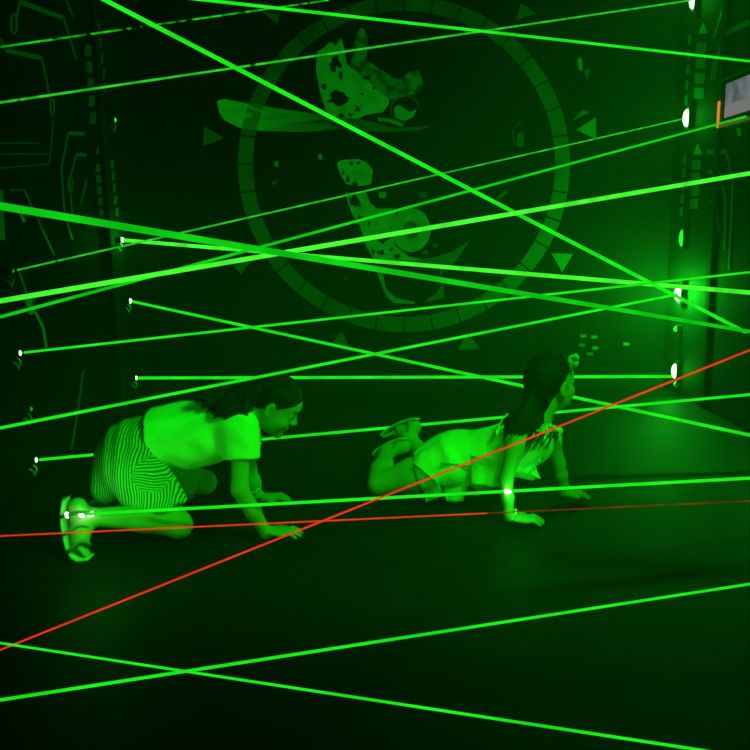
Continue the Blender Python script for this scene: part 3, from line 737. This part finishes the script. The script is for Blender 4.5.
# stripes follow the cloth: around the seat, then across the pocket panel
rel = V-P(131, 457, 2.8); ang = np.arctan2(rel@TD, -(rel@TA))
sc = np.where(rel[:, 0] > 0, .0300+.978*rel[:, 0], .162*np.arctan2(rel[:, 0]+.03, .16)) - .10*rel[:, 2]*np.clip((rel[:, 0])/.1, 0, 1)
pk = ((V[:, 0]-P(158, 468, 2.68)[0])/.062)**2 + ((V[:, 2]-P(158, 468, 2.68)[2])/.055)**2
sc = np.where((pk < 1) & (V[:, 1] < 2.78), rel[:, 2]*1.05+rel[:, 0]*.22, sc)
farleg = (V[:, 1] > 2.84) & (V[:, 0] > P(168, 470, 2.9)[0]); sc = np.where(farleg, rel[:, 2]*1.3-rel[:, 0]*.35, sc)
V = V + (.003*np.sin(sc*130+rel[:, 1]*20))[:, None]*unit([0, -.6, .5])
np_mesh('shorts', V, Fs, [M_STRIPE], PL, None, {'stripe': sc}); del S
# sandals
def sandal(name, pts, lat, parent, wid, straps):
    sh = mesh(name, *sweep_strip(pts, lat, wid, .011), M_SOLE, parent, True)
    for st, r in straps: mesh('strap', *tube_vf(spline(st, 14), r, 8), M_STRAP, sh, True)
    return sh
la = unit([.1, 1, 0])
sp = [P(66, 498, 2.545), P(64, 514, 2.54), P(66, 532, 2.52), P(71, 549, 2.50), P(80, 557.5, 2.485), P(91, 557, 2.48)]
v_ = la*.034
def loop(c, ax, ay, n=9, a0=-.5*PI, a1=1.5*PI): return [c+math.cos(t)*ax+math.sin(t)*ay for t in np.linspace(a0, a1, n)]
sandal('sandal', sp, la, PL, [.050, .054, .050, .058, .064, .050],
       [([sp[1]-v_, P(80, 512, 2.50), P(96, 514, 2.535), P(97, 512, 2.57), sp[1]+v_], .006),
        ([sp[3]-v_*1.1, P(81, 541, 2.47), P(90, 545, 2.50), P(84, 541, 2.55), sp[3]+v_*1.1], .0065),
        ([sp[2]-v_, P(80, 525, 2.50), P(92, 530, 2.53), P(86, 526, 2.57), sp[2]+v_], .0055)])
fs = fF; sp2 = [fs+[-.03, 0, .04], fs+[-.034, 0, .0], fs+[-.03, 0, -.045], fs+[-.01, 0, -.075], fs+[.025, 0, -.082]]
for q in sp2: q[2] = max(q[2], .009)
sandal('sandal', sp2, la, PL, [.052, .054, .06, .066, .055], [([sp2[1]-v_, ankF+[.015, -.036, .0], ankF+[.03, 0, .01], ankF+[.015, .036, .0], sp2[1]+v_], .006)])
mesh('bracelet', *tube_vf(loop(hw2+[-.010, 0, .028], np.array([.02, 0, .012]), np.array([0, .022, 0]), 14), .004, 7), M_BRACE, PL, True)
# hair
H = Field((-.66, 2.62, .36), (-.20, 3.02, .66), .0032)
H.op(ell(L_(-.012, 0, .030), [f_, r_2, u_], (.095, .078, .084)))
pn = L_(.006, 0, .003); nn_ = unit(.57*f_-.82*u_)
for i in range(22):        # combed ridges over the skull
    b = -1.25+2.5*i/21; rr = [L_(-.012+.0935*math.cos(t)*math.cos(b), .0765*math.sin(b), .030+.0825*math.sin(t)*math.cos(b)) for t in np.linspace(.25, 3.3, 9)]
    for q in range(8): H.op(cone(rr[q], rr[q+1], .0052, .0052), .003)
H.clip(pn, nn_, 0)
st = []
for i in range(150):
    v = rng.uniform(-1, 1); w_ = rng.random()
    s0 = L_(-.075+.02*rng.random(), .052*v, .060 - .085*w_)
    e_u = rng.random()
    ex = np.interp(e_u, [0, .25, .5, .75, 1], [194, 205, 217, 232, 246]) + rng.uniform(-5, 4)
    ey = np.interp(e_u, [0, .25, .5, .75, 1], [395, 406, 416, 424, 420]) + rng.uniform(-4, 3)
    yy = 2.648 if e_u > .45 else 2.68+.04*rng.random()
    if rng.random() < .35: ex, ey, yy = 196+rng.uniform(-4, 30), 397+rng.uniform(-2, 6), 2.80+rng.uniform(-.07, .10)
    e = P(ex, ey, yy)
    mid = P(.5*(ex+256), 392 + 14*w_*(yy < 2.72), .5*(yy+2.80)); mid2 = .35*mid+.65*e + np.array([0, -.014, .012])
    st.append(([s0, mid, mid2, e], .0125, .0022))
strands(H, st, .004, 8)
V, Fs = H.surface(1); np_mesh('hair', V, Fs, [M_HAIR], PL); del H
ws = []
for i in range(34):
    u = rng.random(); x = np.interp(u, [0, .3, 1], [196, 206, 244]); y = np.interp(u, [0, .3, 1], [395, 406, 420]); yy = 2.70-.03*u
    a_ = P(x+12, y-10, yy+.01); e = P(x+rng.uniform(-10, 2), y+rng.uniform(-2, 6), yy-.008); ws.append(tube_vf(spline([a_, .5*(a_+e)+[0, -.006, .004], e], 6), [.0028, .0026, .0022, .0018, .0014, .0008], 5))
hb = [o for o in PL.children if o.name.startswith('hair')][0]
mesh('loose_strands', *merge(ws), M_HAIR, hb, True)

# ------------------------------------------------------------------ the girl in a plank (right)
PR = person(PZ(480, 510), 'person with long dark hair and light dress propped on straight arms, feet raised behind')
hipN, hipF = P(447, 466, 2.96), P(456, 458, 3.13)
kneN, kneF = P(379, 484, 2.99), P(446, 482, 3.16)
ankN, ankF = P(387, 452, 3.17), P(408, 437, 3.27)
shN, shF = P(517, 441, 2.76), P(551, 436, 2.96)
elN, elF = P(506, 481, 2.735), P(559, 463, 2.975)
wrN, wrF = P(509, 514, 2.72), P(564, 487, 2.985)
pel, wai, che = P(452, 461, 3.045), P(487, 455, 2.965), P(525, 440, 2.87)
neckb = P(536, 428, 2.85); hc = P(551, 384, 2.86)
hf, hu = unit((.84, .52, .10)), (-.12, -.06, 1.)
TA = unit(che-pel); LT = unit(shF-shN); LT = unit(LT-TA*(LT@TA)); TD = unit(np.cross(TA, LT)); TD = TD if TD[2] > 0 else -TD
B = Field((-.10, 2.58, -.01), (.92, 3.46, .64), .0034)
B.op(ell(pel, [TA, LT, TD], (.105, .125, .095)))
B.op(cone(pel, wai, .086, .072, LT, .78), .05); B.op(cone(wai, che, .070, .080, LT, .75), .05)
B.op(ell(P(528, 440, 2.865), [TA, LT, TD], (.085, .112, .074)), .05)
for s_, e_, w_ in ((shN, elN, wrN), (shF, elF, wrF)):
    B.op(ell(s_, np.eye(3), (.038, .038, .040)), .04)
    chain(B, [s_, e_, .5*e_+.5*w_, w_], [.031, .0235, .023, .0170], .03, .012)
for h_, k_, a_ in ((hipN, kneN, ankN), (hipF, kneF, ankF)):
    chain(B, [h_, .5*h_+.5*k_, k_], [.076, .062, .045], .05, .03)
    cf = .62*k_+.38*a_; chain(B, [k_, cf, a_], [.043, .046, .028], .012, .025)
heN, toN = P(403, 447, 3.18), P(380, 455, 3.21)
heF, toF = P(414, 427, 3.29), P(388, 436, 3.33)
for a_, h_, t_ in ((ankN, heN, toN), (ankF, heF, toF)):
    B.op(ell(h_, np.eye(3), (.026, .026, .026)), .02); B.op(cone(a_, h_, .028, .025), .02)
    md = .45*h_+.55*t_; B.op(cone(h_, md, .024, .027, ), .015); B.op(cone(a_, md, .026, .024), .02)
    sl = unit(np.cross(t_-h_, [0, .3, 1.]))
    for i in range(5): B.op(cone(md+sl*(i-2)*.011, t_+sl*(i-2)*.0125+(t_-h_)*(.12-.05*abs(i-1)), .0105, .0085), .004)
_z = np.array([0, 0, 1.])
hw = wrN.copy(); hw[2] = .030; B.op(cone(wrN, hw, .019, .018), .012)
add_hand(B, hw, unit([.93, -.05, -.10]), _z, 1, curl=.1, spread=.36)
hw2 = wrF.copy(); hw2[2] = .030; B.op(cone(wrF, hw2, .019, .018), .012)
add_hand(B, hw2, unit([.95, -.1, -.10]), _z, -1, z=.78, curl=.25, spread=.34)
B.op(cone(neckb, hc - .030*hf - .060*unit(hu), .043, .040), .035)
f_, r_2, u_, L_ = add_head(B, hc, hf, hu, .02)
V, Fs = B.surface(2); mi = face_paint(V, Fs, hc, f_, r_2, u_)
np_mesh('body', V, Fs, [M_SKIN, M_EYE, M_LIP, M_BROW], PR, mi); del B
# dress: bodice, waist and a skirt hanging to the floor
S = Field((.05, 2.62, .0), (.80, 3.34, .56), .0042)
S.op(cone(pel - TA*.02, wai, .108, .090, LT, .76)); S.op(cone(wai, che, .088, .092, LT, .76), .05)
S.op(ell(P(529, 441, 2.865), [TA, LT, TD], (.080, .122, .082)), .04)
skN = P(430, 470, 2.955); skF = P(440, 463, 3.16)
S.op(cone(P(450, 464, 2.95), skN, .098, .082), .05); S.op(cone(P(458, 458, 3.12), P(440, 472, 3.17), .098, .090), .05)
S.op(ell(P(457, 447, 3.05), [TA, LT, TD], (.075, .11, .06)), .05)
# hanging panels of cloth
for a_, b_, r0, r1, lat in ((P(500, 466, 2.86), P(482, 484, 2.90), .06, .03, None), (P(520, 468, 2.83), P(533, 478, 2.83), .03, .012, None)):
    S.op(cone(a_, b_, r0, r1, unit([1., .3, 0]), .8), .03)
S.clip((0, 0, .006), (0, 0, -1))
# open skirt around the thigh
S.op(cone(.72*hipN+.28*kneN, kneN+(kneN-hipN)*.3, .070, .074), .006, 'sub')
S.op(cone(P(438, 488, 2.90), P(441, 510, 2.90), .018, .030), .01, 'sub')
# neckline and arm holes
S.op(cone(neckb-[0, 0, .03], neckb+[.02, 0, .2], .058, .07), .006, 'sub')
S.op(cone(shN, shN+unit([-.1, -1, .15])*.1, .042, .055), .006, 'sub'); S.op(cone(shF, shF+unit([.6, 1, .1])*.1, .042, .055), .006, 'sub')
# shoulder straps with cap ruffles
for a_, b_ in ((shN+[-.035, .05, .03], shN+[.03, .06, .045]), (shF+[-.03, -.06, .035], shF+[.02, -.04, .03])):
    S.op(cone(a_, b_, .018, .016), .012)
V, Fs = S.surface(2)
rel = V-pel
amp = .004 + .004*np.clip((rel@-TA)/.1, 0, 1)
nm = np.sin(V@np.array([62, 40, -18.])+2.2*np.sin(V@np.array([11, -16, 23.])))*(.6+.4*np.sin(V@np.array([13, 8, 31.])))
ctr = pel + np.clip(rel@TA, 0, .3)[:, None]*TA; d_ = V-ctr; V = V + (amp*nm)[:, None]*d_/np.maximum(np.linalg.norm(d_, axis=1), .02)[:, None]
V[:, 2] = np.maximum(V[:, 2], .004)
DR = np_mesh('dress', V, Fs, [M_DRESS], PR); del S
# ruffles and bow on the bodice
def ruffle(pts, out, w, amp, n=60, waves=9):
    c = spline(pts, n); V = []; Fc = []
    for i, p in enumerate(c):
        t = unit(c[min(i+1, n-1)]-c[max(i-1, 0)]); o = unit(out-t*(t@out)); nn = np.cross(t, o)
        wv = amp*math.sin(2*PI*waves*i/(n-1))
        for k, (fr, sgn) in enumerate(((0, 1), (.5, 1), (1, 1), (1, -1), (.5, -1), (0, -1))):
            V.append(p + o*w*fr + nn*(wv*fr + sgn*.0018))
    for i in range(n-1):
        for k in range(6): Fc.append((i*6+k, i*6+(k+1) % 6, (i+1)*6+(k+1) % 6, (i+1)*6+k))
    Fc.append((5, 4, 3, 2, 1, 0)); Fc.append(tuple((n-1)*6+k for k in range(6)))
    return V, Fc
mesh('sleeve_ruffle', *ruffle([P(556, 444, 2.88), P(553, 432, 2.85), P(546, 427, 2.83), P(540, 434, 2.80), P(534, 447, 2.78)], np.array([.5, -.5, .5]), .022, .006), M_DRESS, DR, True)
mesh('chest_ruffle', *ruffle([P(546, 449, 2.86), P(538, 455, 2.80), P(531, 462, 2.80), P(523, 470, 2.80)], np.array([.8, -.3, .1]), .022, .006), M_DRESS, DR, True)
mesh('sleeve_ruffle', *ruffle([P(497, 436, 2.80), P(503, 425, 2.82), P(509, 417, 2.86)], np.array([-.6, -.5, .5]), .016, .004, 40, 5), M_DRESS, DR, True)
mesh('skirt_ruffle', *ruffle([P(420, 476, 2.91), P(418, 463, 2.95), P(424, 453, 2.99), P(432, 447, 3.06)], np.array([-.8, -.3, .2]), .016, .005, 60, 7), M_DRESS, DR, True)
# hanging skirt panels
def sheet(tl, tr, bl, br, fold, waves, nu=44, nv=16, ph=0., th=.0022):
    V = []; Fc = []; tl, tr, bl, br = map(np.array, (tl, tr, bl, br)); nn = unit(np.cross(tr-tl, bl-tl))
    for sgn in (1, -1):
        for i in range(nu+1):
            for j in range(nv+1):
                a, b = i/nu, j/nv
                p = (1-a)*(1-b)*tl + a*(1-b)*tr + (1-a)*b*bl + a*b*br
                V.append(p + nn*(fold*(.3+b)*math.sin(2*PI*waves*a+ph+.8*b) + .012*math.sin(PI*b) + sgn*th) + np.array([0, 0, .010*b]))
    o = (nu+1)*(nv+1); id_ = lambda i, j: i*(nv+1)+j
    for i in range(nu):
        for j in range(nv):
            q = (id_(i, j), id_(i+1, j), id_(i+1, j+1), id_(i, j+1)); Fc += [q, tuple(k+o for k in q[::-1])]
    for i in range(nu):
        for j in (0, nv): Fc.append((id_(i, j), id_(i+1, j), id_(i+1, j)+o, id_(i, j)+o))
    for j in range(nv):
        for i in (0, nu): Fc.append((id_(i, j), id_(i, j+1), id_(i, j+1)+o, id_(i, j)+o))
    return V, Fc
mesh('skirt_panel', *sheet(P(413, 462, 2.90), P(433, 478, 2.85), P(426, 505, 2.91), P(441, 499, 2.87), .0015, 1), M_DRESS, DR, True)
mesh('skirt_panel', *sheet(P(440, 462, 2.85), P(476, 466, 2.84), P(446, 504, 2.90), P(463, 504, 2.89), .002, 1, ph=1.), M_DRESS, DR, True)
mesh('skirt_panel', *sheet(P(470, 455, 2.82), P(506, 462, 2.775), P(471, 486, 2.83), P(503, 491, 2.79), .003, 2, ph=2.), M_DRESS, DR, True)
mesh('skirt_panel', *sheet(P(519, 462, 2.79), P(536, 462, 2.81), P(528, 476, 2.80), P(541, 482, 2.81), .004, 2, ph=2.), M_DRESS, DR, True)
# sandals on both feet
for h_, t_, a_ in ((heN, toN, ankN), (heF, toF, ankF)):
    up = unit(np.array([.0, .25, 1.])); d_ = unit(t_-h_); lt = unit(np.cross(d_, up)); nn = unit(np.cross(lt, d_)); nn = nn if nn[2] > 0 else -nn
    sp = [h_-d_*.028+nn*.026, h_+nn*.034, .5*h_+.5*t_+nn*.034, t_+nn*.022, t_+d_*.025+nn*.008]
    sandal('sandal', sp, lt, PR, [.046, .052, .050, .064, .050],
           [([sp[2]-lt*.03, .5*h_+.5*t_-lt*.034, .5*h_+.5*t_-nn*.030, .5*h_+.5*t_+lt*.034, sp[2]+lt*.03], .006),
            ([sp[1]-lt*.028, a_*.6+h_*.4-lt*.032, a_-(h_-a_)*.55, a_*.6+h_*.4+lt*.032, sp[1]+lt*.028], .0055)])
mesh('bracelet', *tube_vf(loop(hw+[.012, -.004, .010], np.array([.012, 0, .020]), np.array([0, .024, 0]), 14), .004, 7), M_BRACE, PR, True)
# hair
H = Field((.36, 2.66, .26), (.86, 3.06, .66), .0032)
H.op(ell(L_(-.010, 0, .032), [f_, r_2, u_], (.092, .079, .088)))
for i in range(22):
    b = -1.25+2.5*i/21; rr = [L_(-.010+.0905*math.cos(t)*math.cos(b), .0775*math.sin(b), .032+.0865*math.sin(t)*math.cos(b)) for t in np.linspace(.25, 3.5, 9)]
    for q in range(8): H.op(cone(rr[q], rr[q+1], .0052, .0052), .003)
H.clip(L_(-.020, 0, -.002), unit(.80*f_-.60*u_), 0)
H.op(cone(L_(-.045, -.006, -.01), L_(-.062, -.016, -.065), .055, .036), .03)
st = []
for i in range(150):
    v = rng.uniform(-1, 1); w_ = rng.random()
    s0 = L_(-.052-.018*rng.random(), .028*v-.018, .04-.10*w_)
    eu = rng.random()
    ex = np.interp(eu, [0, .2, .45, .7, 1], [503, 507, 514, 528, 547]) + rng.uniform(-3, 3)
    ey = np.interp(eu, [0, .2, .45, .7, 1], [430, 441, 446, 444, 440]) + rng.uniform(-12, 3)
    yy = np.interp(eu, [0, .3, .6, 1], [2.80, 2.745, 2.735, 2.86]) + rng.uniform(-.006, .02)
    e = P(ex, ey, yy); mid = P(.55*538+.45*ex, 411+rng.uniform(-4, 4), .5*yy+.5*2.80)
    st.append(([s0, mid, .4*mid+.6*e+[0, -.008, .008], e], .0125, .0022))
for i in range(26):      # locks falling past the far shoulder
    e = P(552+rng.uniform(-4, 9), 447+rng.uniform(-10, 4), 2.86+rng.uniform(0, .06)); st.append(([L_(-.06, rng.uniform(-.05, .05), -.04), P(541, 416, 2.83), P(549, 432, 2.85), e], .011, .003))
strands(H, st, .004, 8)
V, Fs = H.surface(1); HB = np_mesh('hair', V, Fs, [M_HAIR], PR); del H
ws = []
for i in range(40):
    u = rng.random(); x = np.interp(u, [0, .4, 1], [504, 520, 552]); y = np.interp(u, [0, .4, 1], [434, 446, 446]); yy = 2.73+.02*abs(u-.4)
    a_ = P(x+8, y-14, yy+.008); e = P(x+rng.uniform(-6, 3), y+rng.uniform(-2, 7), yy-.006); ws.append(tube_vf(spline([a_, .5*(a_+e)+[0, -.006, .002], e], 6), [.0028, .0026, .0022, .0018, .0014, .0008], 5))
mesh('loose_strands', *merge(ws), M_HAIR, HB, True)
# flower-like scrunchie on the hair above the forehead
c = L_(.062, .045, .100); vf = []
c = P(573.5, 360.5, 2.80)
for i in range(26):
    d_ = unit(rng.normal(size=3)); a1 = unit(np.cross(d_, [.3, .5, .8])); a2 = np.cross(d_, a1)
    vf.append(ell_vf(c + d_*np.array([.019, .018, .024])*rng.uniform(.6, 1.05), [a1*.010, a2*.008, d_*.006], 8, 6))
mesh('flower_hair_tie', *merge(vf), M_SCR, PR, True)
# beam that grazes the near arm and ends on the sandal of the crouching girl
shoe = P(79, 514.5, 2.505); arm = P(507, 491.3, elN[1]-.026)
beam('b15', shoe, arm, .0052, 'std', 'bright green beam from the right, grazing an arm and ending on a sandal', 'b', rb=.0060)
BO = BEAMS['b15'][2]
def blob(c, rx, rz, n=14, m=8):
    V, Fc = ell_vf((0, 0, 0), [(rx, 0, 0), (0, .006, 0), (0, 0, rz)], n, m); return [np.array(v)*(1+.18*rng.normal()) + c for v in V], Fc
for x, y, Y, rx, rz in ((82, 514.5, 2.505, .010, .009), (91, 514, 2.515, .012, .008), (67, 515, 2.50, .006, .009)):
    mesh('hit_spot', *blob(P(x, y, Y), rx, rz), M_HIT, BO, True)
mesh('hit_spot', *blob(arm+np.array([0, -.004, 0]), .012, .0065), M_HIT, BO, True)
HITS = [(P(90, 510, 2.38), 1.5), (arm+np.array([.03, -.06, 0]), .6)]
#@@END
# ------------------------------------------------------------------ lights, haze, world
def light(name, kind, loc, energy, col, **kw):
    l = bpy.data.lights.new(name, kind); l.energy = energy; l.color = col
    for k, v in kw.items(): setattr(l, k, v)
    o = bpy.data.objects.new(name, l); o.location = tuple(map(float, loc)); COL.objects.link(o); return o
def aim(o, t): o.rotation_euler = (Vector(t)-o.location).to_track_quat('-Z', 'Y').to_euler()
for c, p in LIGHTS + HITS:
    light('emitter_or_hit_light', 'POINT', c, p, (.01, 1., .02), shadow_soft_size=.03)  # emitters, plus lamps added for the glow where a beam hits
k = light('key_light', 'SPOT', (1.2, 1.3, 2.2), 330, (.001, 1., .003), spot_size=math.radians(44), spot_blend=.5, shadow_soft_size=.22); aim(k, (-.15, 2.85, .15))
k = light('fill_light', 'SPOT', (.3, .3, .8), 62, (.001, 1., .004), spot_size=math.radians(50), spot_blend=.6, shadow_soft_size=.3); aim(k, (-.15, 2.8, .3))
k = light('ambient_fill', 'AREA', (.2, 2.6, 3.0), .5, (.42, 1., .5), size=2.5)  # dim ambient lift, added; no lamp hangs here
k = light('right_spot', 'SPOT', PZ(735, 466, .16), 14, (.004, 1., .01), spot_size=math.radians(44), spot_blend=.25, shadow_soft_size=.02); aim(k, PZ(620, 480, .02))
for c in (PX(800, 390, XR-.06), PX(800, 446, XR-.06)): light('emitter_or_hit_light', 'POINT', c, 5., (.01, 1., .02), shadow_soft_size=.03)

w = bpy.data.worlds.new('world'); scene.world = w; w.use_nodes = True; nt = w.node_tree
nt.nodes['Background'].inputs['Color'].default_value = (0, 0, 0, 1)
vs = N(nt, 'ShaderNodeVolumeScatter'); vs.inputs['Density'].default_value = .022; vs.inputs['Anisotropy'].default_value = .1
nt.links.new(vs.outputs[0], nt.nodes['World Output'].inputs['Volume'])
w.cycles.volume_sampling = 'EQUIANGULAR'
scene.view_settings.view_transform = 'Standard'; scene.view_settings.look = 'None'
scene.cycles.use_denoising = True
scene.cycles.volume_bounces = 0; scene.cycles.max_bounces = 4; scene.cycles.transparent_max_bounces = 24
scene.cycles.sample_clamp_indirect = 2.
